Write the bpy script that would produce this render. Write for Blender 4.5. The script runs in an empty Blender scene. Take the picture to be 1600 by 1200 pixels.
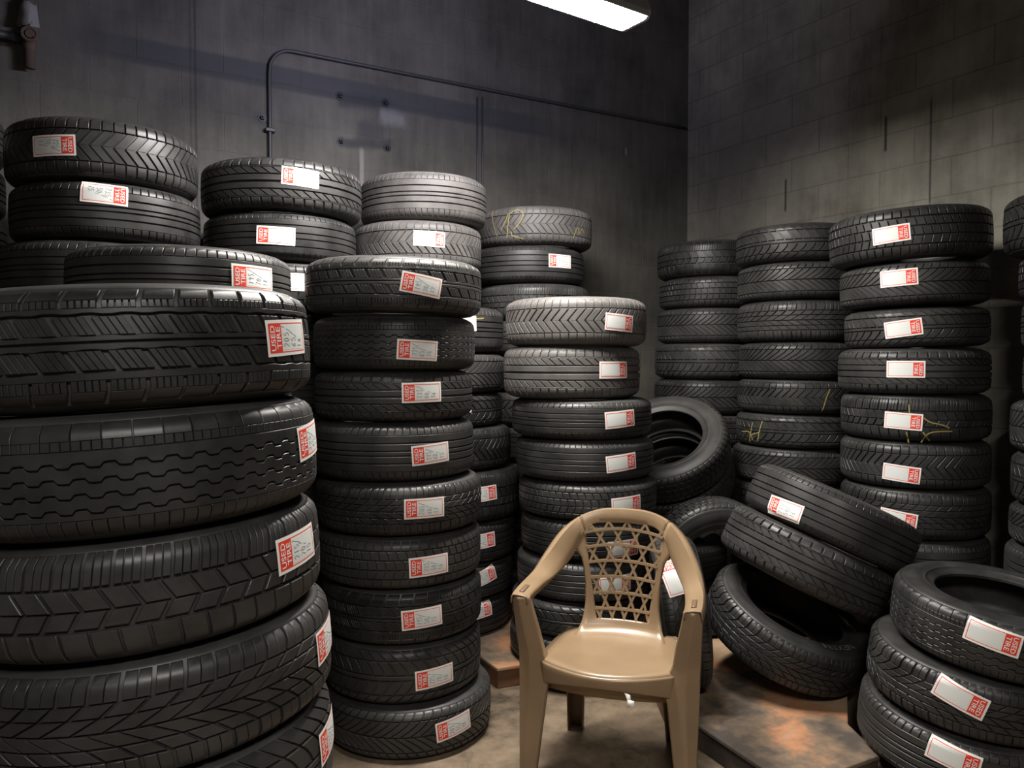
import bpy, bmesh, math, random
from math import sin, cos, tan, atan, atan2, asin, sqrt, pi, radians, hypot
from mathutils import Vector, Matrix, Quaternion
random.seed(7)
C = bpy.context.scene.collection

# ------------------------------------------------------------------ view frame
F_PX, HORIZ, CAM_H = 1200.0, 560.0, 1.45
PITCH = atan((600 - HORIZ) / F_PX)
ADIR = (0.8517, 0.524)                     # direction of the back wall, in the viewer's frame
CORNER = (1.281, 5.65)                     # room corner, viewer's frame

def W(x, y, z=0.0):                        # viewer's frame -> room frame (corner = origin, walls = axes)
    dx, dy = x - CORNER[0], y - CORNER[1]
    return Vector((dx * ADIR[0] + dy * ADIR[1], -dx * ADIR[1] + dy * ADIR[0], z))
def Wd(x, y, z=0.0):
    return Vector((x * ADIR[0] + y * ADIR[1], -x * ADIR[1] + y * ADIR[0], z))
YAW = -atan2(ADIR[1], ADIR[0])
CAM = W(0, 0, CAM_H)

def ray(px, py):                           # direction in the viewer's frame
    u, v = (px - 800) / F_PX, (600 - py) / F_PX
    return Vector((u, cos(PITCH) + v * sin(PITCH), -sin(PITCH) + v * cos(PITCH)))
def bearing(px, py):
    r = ray(px, py)
    return atan2(r.x, r.y)
def zat(py, depth):                        # height of a pixel row at a horizontal depth
    r = ray(800, py)
    return CAM_H + r.z / r.y * depth
def on_wall_back(px, py):
    r = ray(px, py); d = Wd(*r)
    t = -CAM.y / d.y
    return CAM + d * t
def on_wall_right(px, py):
    r = ray(px, py); d = Wd(*r)
    t = -CAM.x / d.x
    return CAM + d * t

# ------------------------------------------------------------------ helpers
def new_obj(name, me, mats=(), parent=None):
    o = bpy.data.objects.new(name, me); C.objects.link(o)
    if me is not None:
        for m in (mats if isinstance(mats, (list, tuple)) else [mats]):
            if m is not None and m.name not in [x.name for x in me.materials if x]:
                me.materials.append(m)
    if parent is not None: o.parent = parent
    return o
def mesh_from(name, vs, fs, smooth=True, mi=None, sharp=None):
    me = bpy.data.meshes.new(name)
    me.from_pydata([tuple(v) for v in vs], [], fs)
    if mi is not None: me.polygons.foreach_set('material_index', mi)
    if smooth: me.polygons.foreach_set('use_smooth', [True] * len(me.polygons))
    me.update()
    if sharp is not None: me.set_sharp_from_angle(angle=radians(sharp))
    return me
def recalc(me):
    bm = bmesh.new(); bm.from_mesh(me)
    bmesh.ops.recalc_face_normals(bm, faces=bm.faces)
    bm.to_mesh(me); bm.free()
def tag(o, label=None, cat=None, group=None, kind=None):
    if label: o['label'] = label
    if cat: o['category'] = cat
    if group: o['group'] = group
    if kind: o['kind'] = kind
    return o
def empty(name, loc, rot=None):
    o = bpy.data.objects.new(name, None); C.objects.link(o)
    o.empty_display_size = 0.05
    o.location = loc
    if rot is not None:
        o.rotation_mode = 'QUATERNION'; o.rotation_quaternion = rot
    return o
def catmull(pts, n):
    out = []
    P = [pts[0]] + list(pts) + [pts[-1]]
    for i in range(1, len(P) - 2):
        for k in range(n):
            t = k / n
            a, b, c, d = P[i-1], P[i], P[i+1], P[i+2]
            out.append(tuple(0.5 * ((2*b[j]) + (c[j]-a[j])*t + (2*a[j]-5*b[j]+4*c[j]-d[j])*t*t + (3*b[j]-a[j]-3*c[j]+d[j])*t**3) for j in range(len(b))))
    out.append(tuple(pts[-1]))
    return out
def lerp_table(tab, z):
    if z <= tab[0][0]: return tab[0][1]
    for (a, va), (b, vb) in zip(tab, tab[1:]):
        if z <= b: return va + (vb - va) * (z - a) / (b - a)
    return tab[-1][1]
def grid_faces(nr, nc, closed_c=False, closed_r=False, off=0):
    fs = []
    for r in range(nr if closed_r else nr - 1):
        for c in range(nc if closed_c else nc - 1):
            r2, c2 = (r + 1) % nr, (c + 1) % nc
            fs.append((off + r*nc + c, off + r*nc + c2, off + r2*nc + c2, off + r2*nc + c))
    return fs
def tube(path, rad, seg=10, cap=True):
    vs, fs = [], []
    n = len(path); path = [Vector(p) for p in path]
    up = Vector((0.13, 0.37, 0.92)).normalized()
    for i, p in enumerate(path):
        t = (path[min(i+1, n-1)] - path[max(i-1, 0)]).normalized()
        a = t.cross(up)
        if a.length < 1e-3: a = t.cross(Vector((1, 0, 0)))
        a.normalize(); b = t.cross(a)
        r = rad[i] if isinstance(rad, (list, tuple)) else rad
        for k in range(seg):
            th = 2*pi*k/seg
            vs.append(p + a*(r*cos(th)) + b*(r*sin(th)))
    fs = grid_faces(n, seg, closed_c=True)
    if cap:
        fs.append(tuple(range(seg)))
        fs.append(tuple(reversed(range((n-1)*seg, n*seg))))
    return vs, fs
def box_vf(lo, hi):
    x0, y0, z0 = lo; x1, y1, z1 = hi
    v = [(x0,y0,z0),(x1,y0,z0),(x1,y1,z0),(x0,y1,z0),(x0,y0,z1),(x1,y0,z1),(x1,y1,z1),(x0,y1,z1)]
    f = [(0,3,2,1),(4,5,6,7),(0,1,5,4),(1,2,6,5),(2,3,7,6),(3,0,4,7)]
    return v, f
class MB:
    def __init__(s): s.v, s.f, s.m = [], [], []
    def add(s, v, f, mi=0, mat=None):
        o = len(s.v)
        s.v += [tuple(mat @ Vector(p)) if mat else tuple(p) for p in v]
        s.f += [tuple(i + o for i in q) for q in f]; s.m += [mi] * len(f)
        return s
    def mesh(s, name, smooth=True, sharp=40, fix=True):
        me = mesh_from(name, s.v, s.f, smooth, s.m)
        if fix: recalc(me)
        if sharp is not None and smooth: me.set_sharp_from_angle(angle=radians(sharp))
        return me
def bevel(o, w=0.003, seg=2, ang=35):
    m = o.modifiers.new('edge', 'BEVEL'); m.width = w; m.segments = seg; m.limit_method = 'ANGLE'; m.angle_limit = radians(ang)
def solid(o, t, off=-1):
    m = o.modifiers.new('wall', 'SOLIDIFY'); m.thickness = t; m.offset = off

# ------------------------------------------------------------------ materials
def mat(name, col, rough=0.6, spec=0.5, metal=0.0):
    m = bpy.data.materials.new(name); m.use_nodes = True
    b = m.node_tree.nodes['Principled BSDF']
    b.inputs['Base Color'].default_value = (*col, 1); b.inputs['Roughness'].default_value = rough
    b.inputs['Metallic'].default_value = metal
    b.inputs['Specular IOR Level'].default_value = spec
    return m
class NT:
    def __init__(s, m): s.t = m.node_tree; s.n = s.t.nodes; s.b = s.n['Principled BSDF']
    def node(s, typ, **kw):
        nd = s.n.new(typ)
        for k, v in kw.items():
            if k.startswith('i_'):
                key = k[2:]; key = int(key) if key.isdigit() else key.replace('_', ' ')
                nd.inputs[key].default_value = v
            else: setattr(nd, k, v)
        return nd
    def link(s, a, b): s.t.links.new(a, b)
    def coord(s, out='Object', scale=None):
        tc = s.node('ShaderNodeTexCoord'); o = tc.outputs[out]
        if scale:
            mp = s.node('ShaderNodeMapping'); mp.inputs['Scale'].default_value = scale
            s.link(o, mp.inputs['Vector']); o = mp.outputs['Vector']
        return o
    def noise(s, vec, scale, detail=4, rough=0.55):
        nd = s.node('ShaderNodeTexNoise'); nd.inputs['Scale'].default_value = scale
        nd.inputs['Detail'].default_value = detail; nd.inputs['Roughness'].default_value = rough
        if vec is not None: s.link(vec, nd.inputs['Vector'])
        return nd.outputs['Fac']
    def ramp(s, fac, stops):
        nd = s.node('ShaderNodeValToRGB'); e = nd.color_ramp.elements
        while len(e) < len(stops): e.new(0.5)
        for el, (p, c) in zip(e, stops):
            el.position = p; el.color = c if len(c) == 4 else (*c, 1)
        s.link(fac, nd.inputs['Fac']); return nd.outputs['Color']
    def math(s, op, a, b=None, clamp=False):
        nd = s.node('ShaderNodeMath', operation=op); nd.use_clamp = clamp
        for i, x in enumerate((a, b)):
            if x is None: continue
            if isinstance(x, (int, float)): nd.inputs[i].default_value = x
            else: s.link(x, nd.inputs[i])
        return nd.outputs[0]
    def mix(s, fac, a, b, blend='MIX'):
        nd = s.node('ShaderNodeMix', data_type='RGBA', blend_type=blend)
        for sock, x in ((nd.inputs['Factor'], fac), (nd.inputs[6], a), (nd.inputs[7], b)):
            if isinstance(x, (int, float)): sock.default_value = x
            elif isinstance(x, tuple): sock.default_value = (*x, 1) if len(x) == 3 else x
            else: s.link(x, sock)
        return nd.outputs[2]
    def bump(s, h, strength=0.3, dist=0.01, normal=None):
        nd = s.node('ShaderNodeBump'); nd.inputs['Strength'].default_value = strength; nd.inputs['Distance'].default_value = dist
        s.link(h, nd.inputs['Height'])
        if normal is not None: s.link(normal, nd.inputs['Normal'])
        return nd.outputs['Normal']

def rubber_mat(name, lo, hi, r0, r1):
    m = mat(name, hi, 0.5, 0.45); t = NT(m)
    co = t.coord('Object')
    n1 = t.noise(co, 9, 6, 0.62); n2 = t.noise(co, 70, 4, 0.6)
    info = t.node('ShaderNodeObjectInfo')
    f = t.math('ADD', t.math('MULTIPLY', n1, 0.75), t.math('MULTIPLY', info.outputs['Random'], 0.25))
    col = t.ramp(f, [(0.3, lo), (0.72, hi)])
    t.link(col, t.b.inputs['Base Color'])
    ro = t.node('ShaderNodeMapRange'); ro.inputs['To Min'].default_value = r0; ro.inputs['To Max'].default_value = r1
    t.link(n1, ro.inputs['Value']); t.link(ro.outputs[0], t.b.inputs['Roughness'])
    t.link(t.bump(n2, 0.12, 0.002), t.b.inputs['Normal'])
    return m
M = {}
M['tread'] = rubber_mat('worn_tread_rubber', (0.012, 0.012, 0.012), (0.046, 0.0445, 0.043), 0.30, 0.55)
M['dusty'] = rubber_mat('dusty_tread_rubber', (0.045, 0.042, 0.041), (0.13, 0.121, 0.116), 0.42, 0.68)
M['casing'] = rubber_mat('sidewall_rubber', (0.015, 0.015, 0.015), (0.056, 0.054, 0.052), 0.36, 0.60)
M['letter_rubber'] = mat('raised_rubber', (0.17, 0.165, 0.155), 0.6)  # light caught by the raised letters, put into a paler colour
M['paper'] = mat('sticker_paper', (0.88, 0.86, 0.83), 0.55, 0.3)
M['red'] = mat('sticker_red', (0.78, 0.055, 0.03), 0.5, 0.3)
M['panel'] = mat('sticker_grey_panel', (0.76, 0.78, 0.76), 0.5, 0.3)
M['ink'] = mat('pen_ink', (0.10, 0.12, 0.16), 0.6)
M['chalk'] = mat('yellow_crayon', (0.27, 0.225, 0.07), 0.8)

# chair plastic
m = mat('tan_plastic', (0.46, 0.31, 0.19), 0.36, 0.5); t = NT(m); co = t.coord('Object')
n = t.noise(co, 6, 5, 0.6); n2 = t.noise(co, 55, 3, 0.6)
t.link(t.ramp(n, [(0.25, (0.225, 0.152, 0.088)), (0.6, (0.275, 0.188, 0.110))]), t.b.inputs['Base Color'])
mr = t.node('ShaderNodeMapRange'); mr.inputs['To Min'].default_value = 0.25; mr.inputs['To Max'].default_value = 0.40
t.link(n, mr.inputs['Value']); t.link(mr.outputs[0], t.b.inputs['Roughness'])
t.link(t.bump(n2, 0.03, 0.002), t.b.inputs['Normal'])
M['plastic'] = m
M['dark_slot'] = mat('shaded_slot_plastic', (0.16, 0.10, 0.06), 0.5)

# painted block walls ------------------------------------------------------
def wall_mat(name, axis, base_lo, base_hi, extras=None, off=0.0, jv=0.06, streak=0.32, mortar=(0.72, 0.71, 0.70)):
    m = mat(name, base_hi, 0.72, 0.35); t = NT(m)
    co = t.coord('Object')
    sep = t.node('ShaderNodeSeparateXYZ'); t.link(co, sep.inputs[0])
    cmb = t.node('ShaderNodeCombineXYZ')
    t.link(sep.outputs['X' if axis == 'x' else 'Y'], cmb.inputs[0]); t.link(t.math('ADD', sep.outputs['Z'], 0.1), cmb.inputs[1])
    wob = t.noise(co, 2.2, 3)
    vec = t.node('ShaderNodeVectorMath', operation='ADD'); t.link(cmb.outputs[0], vec.inputs[0])
    wv = t.node('ShaderNodeCombineXYZ'); t.link(t.math('MULTIPLY', t.math('SUBTRACT', wob, 0.5), 0.02), wv.inputs[1]); wv.inputs[0].default_value = off
    t.link(wv.outputs[0], vec.inputs[1])
    br = t.node('ShaderNodeTexBrick'); t.link(vec.outputs[0], br.inputs['Vector'])
    br.inputs['Scale'].default_value = 1; br.inputs['Brick Width'].default_value = 0.4; br.inputs['Row Height'].default_value = 0.2
    br.inputs['Mortar Size'].default_value = 0.0042; br.inputs['Mortar Smooth'].default_value = 0.45; br.inputs['Bias'].default_value = 0
    n1 = t.noise(co, 1.6, 7, 0.62); n2 = t.noise(t.coord('Object', (7, 7, 0.8)), 3, 6, 0.65); n3 = t.noise(co, 60, 4, 0.6)
    f = t.math('ADD', t.math('MULTIPLY', n1, 1 - streak), t.math('MULTIPLY', n2, streak))
    col = t.ramp(f, [(0.36, base_lo), (0.62, base_hi)])
    br.inputs['Color1'].default_value = (1, 1, 1, 1); br.inputs['Color2'].default_value = (0.90, 0.90, 0.90, 1)
    br.inputs['Mortar'].default_value = (*mortar, 1)
    vis = t.ramp(t.noise(co, 1.1, 4, 0.6), [(0.38, (jv, jv, jv)), (0.62, (0.8 + jv*0.4,)*3)])
    col = t.mix(vis, col, t.mix(1.0, col, br.outputs['Color'], 'MULTIPLY'))
    pl = t.node('ShaderNodeTexNoise'); pl.inputs['Scale'].default_value = 5
    t.link(co, pl.inputs['Vector'])
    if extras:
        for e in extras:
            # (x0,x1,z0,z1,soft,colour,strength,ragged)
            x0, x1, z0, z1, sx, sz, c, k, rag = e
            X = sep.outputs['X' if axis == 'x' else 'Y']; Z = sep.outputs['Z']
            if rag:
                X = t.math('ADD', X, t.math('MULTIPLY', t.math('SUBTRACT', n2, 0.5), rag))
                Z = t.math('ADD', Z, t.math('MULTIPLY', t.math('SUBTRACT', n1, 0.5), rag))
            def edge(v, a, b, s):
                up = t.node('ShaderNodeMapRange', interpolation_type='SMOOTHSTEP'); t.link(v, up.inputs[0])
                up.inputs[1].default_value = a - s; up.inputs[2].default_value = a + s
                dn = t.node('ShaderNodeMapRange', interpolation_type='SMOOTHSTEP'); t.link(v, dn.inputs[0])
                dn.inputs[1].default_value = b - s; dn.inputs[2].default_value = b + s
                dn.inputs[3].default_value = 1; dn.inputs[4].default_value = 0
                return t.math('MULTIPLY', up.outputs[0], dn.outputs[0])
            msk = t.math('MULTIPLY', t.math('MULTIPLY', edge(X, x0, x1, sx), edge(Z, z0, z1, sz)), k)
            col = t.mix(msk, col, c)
    t.link(col, t.b.inputs['Base Color'])
    h = t.math('MULTIPLY', br.outputs['Fac'], t.math('MULTIPLY', t.math('ADD', vis, 0.15), -1.0))
    b1 = t.bump(h, 0.6, 0.008)
    b2 = t.bump(n3, 0.35, 0.004, b1)
    b3 = t.bump(n1, 0.2, 0.03, b2)
    t.link(b3, t.b.inputs['Normal'])
    return m
def wx(px, py): return on_wall_back(px, py).x
def wz(px, py): return on_wall_back(px, py).z
dark = (0.030, 0.031, 0.034)
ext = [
    (wx(160, 100), wx(850, 200), wz(500, 151), wz(500, 116), 0.25, 0.012, (0.045, 0.047, 0.055), 0.75, 0.0),     # shadow band at lamp height, painted into the wall colour
    (wx(296.5, 100), wx(298, 100), 1.2, 4.0, 0.006, 0.05, (0.02, 0.02, 0.02), 0.8, 0.01),
    (wx(303.5, 100), wx(306, 100), 1.2, 4.0, 0.006, 0.05, (0.02, 0.02, 0.02), 0.8, 0.012),
    (wx(528, 213), wx(612, 226), wz(570, 230), wz(570, 214), 0.03, 0.02, (0.035, 0.035, 0.037), 0.8, 0.16),     # old bracket outlines
    (wx(556, 190), wx(600, 195), wz(575, 216), wz(575, 188), 0.03, 0.03, (0.05, 0.05, 0.052), 0.75, 0.18),
    (wx(525, 150), wx(612, 160), wz(570, 168), wz(570, 148), 0.03, 0.02, (0.035, 0.036, 0.04), 0.7, 0.16),
    (wx(594, 185), wx(634, 190), wz(612, 196), wz(612, 176), 0.04, 0.03, (0.24, 0.24, 0.24), 0.55, 0.2),         # bare patch
    (wx(561, 240), wx(568, 240), wz(565, 300), wz(565, 232), 0.008, 0.02, (0.30, 0.27, 0.24), 0.6, 0.03),        # pale drip
    (wx(395, 183), wx(420, 186), wz(408, 196), wz(408, 176), 0.02, 0.015, (0.05, 0.05, 0.05), 0.6, 0.05),
    (wx(977, 236), wx(979, 236), wz(977, 242), wz(977, 231), 0.006, 0.006, (0.35, 0.35, 0.35), 0.8, 0.0),
]
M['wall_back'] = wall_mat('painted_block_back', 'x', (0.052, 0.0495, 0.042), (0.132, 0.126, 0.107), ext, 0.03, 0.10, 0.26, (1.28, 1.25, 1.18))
def ry(px, py): return on_wall_right(px, py).y
def rz(px, py): return on_wall_right(px, py).z
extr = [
    (-0.75, 0.1, 0.5, 3.4, 0.45, 0.5, (0.07, 0.068, 0.062), 0.6, 0.5),                        # lamp falloff towards the corner, painted as a ragged darker tone
    (ry(1456, 200), ry(1453, 200), rz(1455, 320), rz(1455, 155), 0.006, 0.03, (0.025, 0.024, 0.022), 0.85, 0.012),
    (ry(1386, 200), ry(1382, 200), rz(1384, 236), rz(1384, 182), 0.005, 0.01, (0.025, 0.024, 0.022), 0.85, 0.01),
    (ry(1229, 300), ry(1226, 300), rz(1228, 330), rz(1228, 280), 0.005, 0.01, (0.025, 0.024, 0.022), 0.85, 0.01),
    (ry(1390, 8), ry(1345, 8), rz(1366, 22), rz(1366, -20), 0.02, 0.03, (0.34, 0.33, 0.29), 0.6, 0.12),
    (ry(1280, 48), ry(1275, 48), rz(1277, 60), rz(1277, 36), 0.01, 0.02, (0.34, 0.33, 0.29), 0.55, 0.06),
]
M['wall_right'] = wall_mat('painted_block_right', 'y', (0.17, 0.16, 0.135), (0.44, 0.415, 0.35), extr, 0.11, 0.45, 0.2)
M['wall_other'] = wall_mat('painted_block_other', 'x', (0.10, 0.098, 0.09), (0.17, 0.165, 0.155))
M['wall_other_y'] = wall_mat('painted_block_other_side', 'y', (0.10, 0.098, 0.09), (0.17, 0.165, 0.155))
M['ceiling'] = mat('dark_ceiling', (0.05, 0.05, 0.052), 0.8, 0.2)

m = mat('stained_concrete', (0.3, 0.25, 0.2), 0.7, 0.35); t = NT(m); co = t.coord('Object')
n1 = t.noise(co, 2.6, 7, 0.6); n2 = t.noise(co, 11, 6, 0.65); n3 = t.noise(co, 90, 3, 0.6)
f = t.math('ADD', t.math('MULTIPLY', n1, 0.6), t.math('MULTIPLY', n2, 0.4))
col = t.ramp(f, [(0.38, (0.05, 0.038, 0.027)), (0.47, (0.14, 0.102, 0.068)), (0.60, (0.235, 0.175, 0.118))])
vo = t.node('ShaderNodeTexVoronoi', feature='DISTANCE_TO_EDGE'); vo.inputs['Scale'].default_value = 1.3
dis = t.node('ShaderNodeVectorMath', operation='ADD'); t.link(co, dis.inputs[0])
nz = t.node('ShaderNodeTexNoise'); nz.inputs['Scale'].default_value = 4; t.link(co, nz.inputs['Vector']); 
sc = t.node('ShaderNodeVectorMath', operation='SCALE'); sc.inputs['Scale'].default_value = 0.35; t.link(nz.outputs['Color'], sc.inputs[0]); t.link(sc.outputs[0], dis.inputs[1]); t.link(dis.outputs[0], vo.inputs['Vector'])
crk = t.ramp(vo.outputs['Distance'], [(0.0, (1, 1, 1)), (0.008, (0, 0, 0))])
col = t.mix(t.math('MULTIPLY', crk, 0.45), col, (0.07, 0.06, 0.05))
t.link(col, t.b.inputs['Base Color'])
t.link(t.bump(n3, 0.25, 0.003, t.bump(n2, 0.25, 0.01)), t.b.inputs['Normal'])
M['floor'] = m

def wood_mat(name, k=1.0):
    m = mat(name, (0.35, 0.22, 0.12), 0.72, 0.3); t = NT(m); co = t.coord('Object')
    n1 = t.noise(co, 2.4, 7, 0.58); n2 = t.noise(t.coord('Object', (3, 10, 10)), 4, 5, 0.6); n3 = t.noise(co, 26, 5, 0.7)
    a = t.ramp(n1, [(0.38, (0.11*k, 0.09*k, 0.075*k)), (0.46, (0.27*k, 0.19*k, 0.13*k)), (0.51, (0.56*k, 0.27*k, 0.14*k)), (0.60, (0.52*k, 0.36*k, 0.23*k))])
    b = t.ramp(n2, [(0.3, (0.55, 0.55, 0.55)), (0.7, (1.1, 1.1, 1.1))])
    col = t.mix(0.35, a, b, 'MULTIPLY')
    sp = t.ramp(n3, [(0.66, (0, 0, 0)), (0.72, (1, 1, 1))])
    col = t.mix(t.math('MULTIPLY', sp, 0.6), col, (0.05, 0.04, 0.035))
    t.link(col, t.b.inputs['Base Color'])
    t.link(t.bump(n2, 0.3, 0.006), t.b.inputs['Normal'])
    return m
M['wood'] = wood_mat('stained_platform_wood', 0.82)
M['wood_edge'] = wood_mat('grimy_platform_edge', 0.36)
M['pipe'] = mat('painted_conduit', (0.045, 0.046, 0.05), 0.5, 0.5)
M['rust'] = mat('rusty_iron', (0.11, 0.08, 0.06), 0.8, 0.3)
M['iron'] = mat('dark_iron', (0.03, 0.03, 0.032), 0.5, 0.5, 0.6)
M['rag'] = mat('pale_rag', (0.25, 0.25, 0.235), 0.8)
M['housing'] = mat('lamp_housing_enamel', (0.45, 0.47, 0.50), 0.45)
def emit(name, col, s):
    m = bpy.data.materials.new(name); m.use_nodes = True; nt = m.node_tree; nt.nodes.clear()
    e = nt.nodes.new('ShaderNodeEmission'); e.inputs[0].default_value = (*col, 1); e.inputs[1].default_value = s
    o = nt.nodes.new('ShaderNodeOutputMaterial'); nt.links.new(e.outputs[0], o.inputs[0]); return m

# ------------------------------------------------------------------ tyre
R0, W0 = 0.33, 0.21
WT = 0.86 * W0                      # tread width
DEP, BEV = 0.0075, 0.0011
def rprof(x):                       # radius over the tread, x in -1..1
    a = abs(x)
    return R0 - 0.0045 * a * a - 0.013 * max(0.0, (a - 0.74) / 0.26) ** 2
class Tread:
    def __init__(s): s.v, s.f = [], []
    def bars(s, N, x0, x1, fL, fR, K=4, dep=DEP, b=BEV):
        circ = 2 * pi * R0
        bu, bx = b * N / circ, b * 2 / WT
        xs = [x0, x0 + bx] + [x0 + bx + (x1 - x0 - 2*bx) * k / (K - 1) for k in range(1, K - 1)] + [x1 - bx, x1]
        n = len(xs)
        sec = []
        for k, x in enumerate(xs):
            end = k in (0, n - 1)
            r = rprof(x); uL, uR = fL(x), fR(x)
            if uR - uL < 2.2 * bu: uR = uL + 2.2 * bu
            ht = -b if end else 0.0
            z = x * WT / 2
            sec.append([(uL, r - dep, z), (uL, r - b, z), (uL + bu, r + ht, z), (uR - bu, r + ht, z), (uR, r - b, z), (uR, r - dep, z)])
        for i in range(N):
            o = len(s.v)
            for row in sec:
                for (u, r, z) in row:
                    a = 2 * pi * (i + u) / N
                    s.v.append((r * cos(a), r * sin(a), z))
            for k in range(n - 1):
                for c in range(5):
                    p = o + k*6 + c
                    s.f.append((p, p+1, p+7, p+6))
            s.f.append(tuple(o + c for c in range(6)))
            s.f.append(tuple(o + (n-1)*6 + c for c in reversed(range(6))))
    def rib(s, N, e0, e1, K=2, dep=DEP, b=BEV):
        bx = b * 2 / WT
        o = len(s.v); cols = 8; T = N * K
        for j in range(T):
            u = (j % K) / K; a = 2 * pi * j / T
            x0, x1 = e0(u), e1(u)
            for (x, h) in ((x0, -dep), (x0, -b), (x0+bx, 0), (x0+(x1-x0)*.35, 0), (x0+(x1-x0)*.65, 0), (x1-bx, 0), (x1, -b), (x1, -dep)):
                r = rprof(x) + h
                s.v.append((r*cos(a), r*sin(a), x*WT/2))
        s.f += grid_faces(T, cols, closed_r=True, off=o)
    def mesh(s, name):
        me = mesh_from(name, s.v, s.f, True); recalc(me); me.set_sharp_from_angle(angle=radians(30)); return me
cst = lambda c: (lambda u: c)
def lin(a, k, x0=0.0): return lambda x: a + k * (x - x0)
def sipes(T, N, x0, x1, f, u0, u1, n, gap, K=4, dep=0.005):   # one block cut into n slices by thin sipes
    w = (u1 - u0 - gap * (n - 1)) / n
    for i in range(n):
        a = u0 + i * (w + gap)
        T.bars(N, x0, x1, (lambda x, a=a: a + f(x)), (lambda x, a=a: a + w + f(x)), K, b=0.0007)

TP = {}
def pat_allseason():        # curved shoulder slots, siped and slant-cut inner ribs
    T = Tread(); N = 38
    cf = lambda x: 0.9 * max(0.0, abs(x) - 0.72) ** 1.5
    T.rib(N, lambda u: 0.575 - (0.02 if u < 0.4 else 0), cst(0.662), 4)
    sipes(T, N, 0.664, 0.80, lambda x: 0.0, 0.0, 0.86, 5, 0.035, 3); T.bars(N, 0.80, 1.0, cf, lambda x: 0.86 + cf(x), 5, b=0.0016)
    T.rib(N, cst(-0.60), lambda u: -0.475 + (0.02 if u < 0.4 else 0), 4)
    sipes(T, N, -0.80, -0.603, lambda x: 0.1, 0.0, 0.88, 5, 0.03, 3); T.bars(N, -1.0, -0.80, lambda x: 0.1 - cf(x), lambda x: 0.98 - cf(x), 5, b=0.0016)
    T.rib(N, cst(0.085), lambda u: 0.17 + (0.02 if u < 0.5 else 0), 4)
    T.rib(N, lambda u: -0.06 - (0.02 if u < 0.5 else 0), cst(0.045), 4)
    sl = lambda x: -0.9 * (x - 0.2)
    sipes(T, N, 0.19, 0.515, sl, 0.0, 0.80, 4, 0.018, 4)
    sl2 = lambda x: 0.4 - 1.0 * (x + 0.4)
    sipes(T, N, -0.42, -0.085, sl2, 0.0, 0.82, 4, 0.018, 4)
    return T
def pat_zigzag():           # stepped ribs of a van tyre
    T = Tread(); N = 48
    z = lambda c, s=1: (lambda u: c + 0.042 * s * max(-1.0, min(1.0, 2.4*sin(2*pi*(u + 0.05)))))
    sipes(T, N//2, 0.70, 1.0, lambda x: 0.0, 0, 0.975, 2, 0.02, 4)
    sipes(T, N, 0.53, 0.695, lambda x: 0.0, 0, 0.965, 3, 0.035, 3)
    g = 0.016
    for a, b in ((0.26, 0.52), (-0.01, 0.26), (-0.28, -0.01), (-0.55, -0.28)):
        T.rib(N, z(a + g), z(b - g) if b < 0.5 else cst(b), 8, dep=0.006)
    T.rib(N, cst(-0.70), z(-0.55 - g), 8, dep=0.006)
    sipes(T, N, -1.0, -0.705, lambda x: 0.0, 0, 0.965, 2, 0.03, 4)
    return T
def pat_asym():             # broad siped shoulder, long slants in the middle
    T = Tread(); N = 48
    sipes(T, N, 0.42, 1.0, lambda x: 0.25 * (x - 0.4), 0, 0.86, 3, 0.04, 5)
    T.bars(N, -0.02, 0.36, lambda x: -1.2 * x, lambda x: 0.84 - 1.2 * x, 5)
    T.bars(N, -0.36, -0.06, lambda x: 1.1 * x, lambda x: 0.80 + 1.1 * x, 4)
    T.bars(N, -1.0, -0.44, lambda x: -0.3 * x, lambda x: 0.88 - 0.3 * x, 5)
    return T
def pat_winter():           # directional blocks swept in arcs
    T = Tread(); N = 44
    for sg in (1, -1):
        o = 0.0 if sg > 0 else 0.5
        a, b = sorted((sg*0.56, sg*1.0))
        sipes(T, N, a, b, lambda x, o=o: o + 0.25 * (abs(x) - 0.5), 0, 0.85, 2, 0.03, 5)
        a, b = sorted((sg*0.30, sg*0.52)); g = lambda x, o=o: o - 2.2 * (0.56 - abs(x))
        T.bars(N, a, b, g, lambda x, g=g: g(x) + 0.84, 4)
        a, b = sorted((sg*0.02, sg*0.265)); g2 = lambda x, o=o: o - 0.6 - 3.4 * (0.30 - abs(x)) ** 1.0
        T.bars(N, a, b, g2, lambda x, g2=g2: g2(x) + 0.88, 5)
    return T
def pat_ribs():             # straight summer ribs
    T = Tread(); N = 72
    for sg in (1, -1):
        a, b = sorted((sg*0.70, sg*1.0))
        T.bars(N, a, b, lambda x: 0.4*(abs(x)-.7), lambda x: 0.4*(abs(x)-.7) + 0.88, 4)
    T.rib(N, cst(0.42), cst(0.69)); T.rib(N, cst(-0.69), cst(-0.42))
    T.rib(N, cst(0.12), cst(0.36)); T.rib(N, cst(-0.36), cst(-0.12)); T.rib(N, cst(-0.065), cst(0.065))
    return T
def pat_ribs_wide():        # three wide ribs, nearly slick
    T = Tread(); N = 80
    for sg in (1, -1):
        a, b = sorted((sg*0.78, sg*1.0))
        T.bars(N, a, b, lambda x: 0.0, lambda x: 0.90, 3)
        T.rib(N, cst(0.52 if sg > 0 else -0.78), cst(0.78 if sg > 0 else -0.52))
    T.rib(N, cst(0.16), cst(0.47)); T.rib(N, cst(-0.47), cst(-0.16)); T.rib(N, cst(-0.11), cst(0.11))
    return T
def pat_vee():              # herringbone centre, plain shoulder blocks
    T = Tread(); N = 56
    for sg in (1, -1):
        a, b = sorted((sg*0.60, sg*1.0))
        T.bars(N, a, b, lambda x: 0.1*abs(x), lambda x: 0.86 + 0.1*abs(x), 5)
        a, b = sorted((sg*0.0, sg*0.56)); g = lambda x: 2.1 * abs(x)
        T.bars(N, a, b, g, lambda x: 2.1 * abs(x) + 0.78, 6)
    return T
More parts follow.
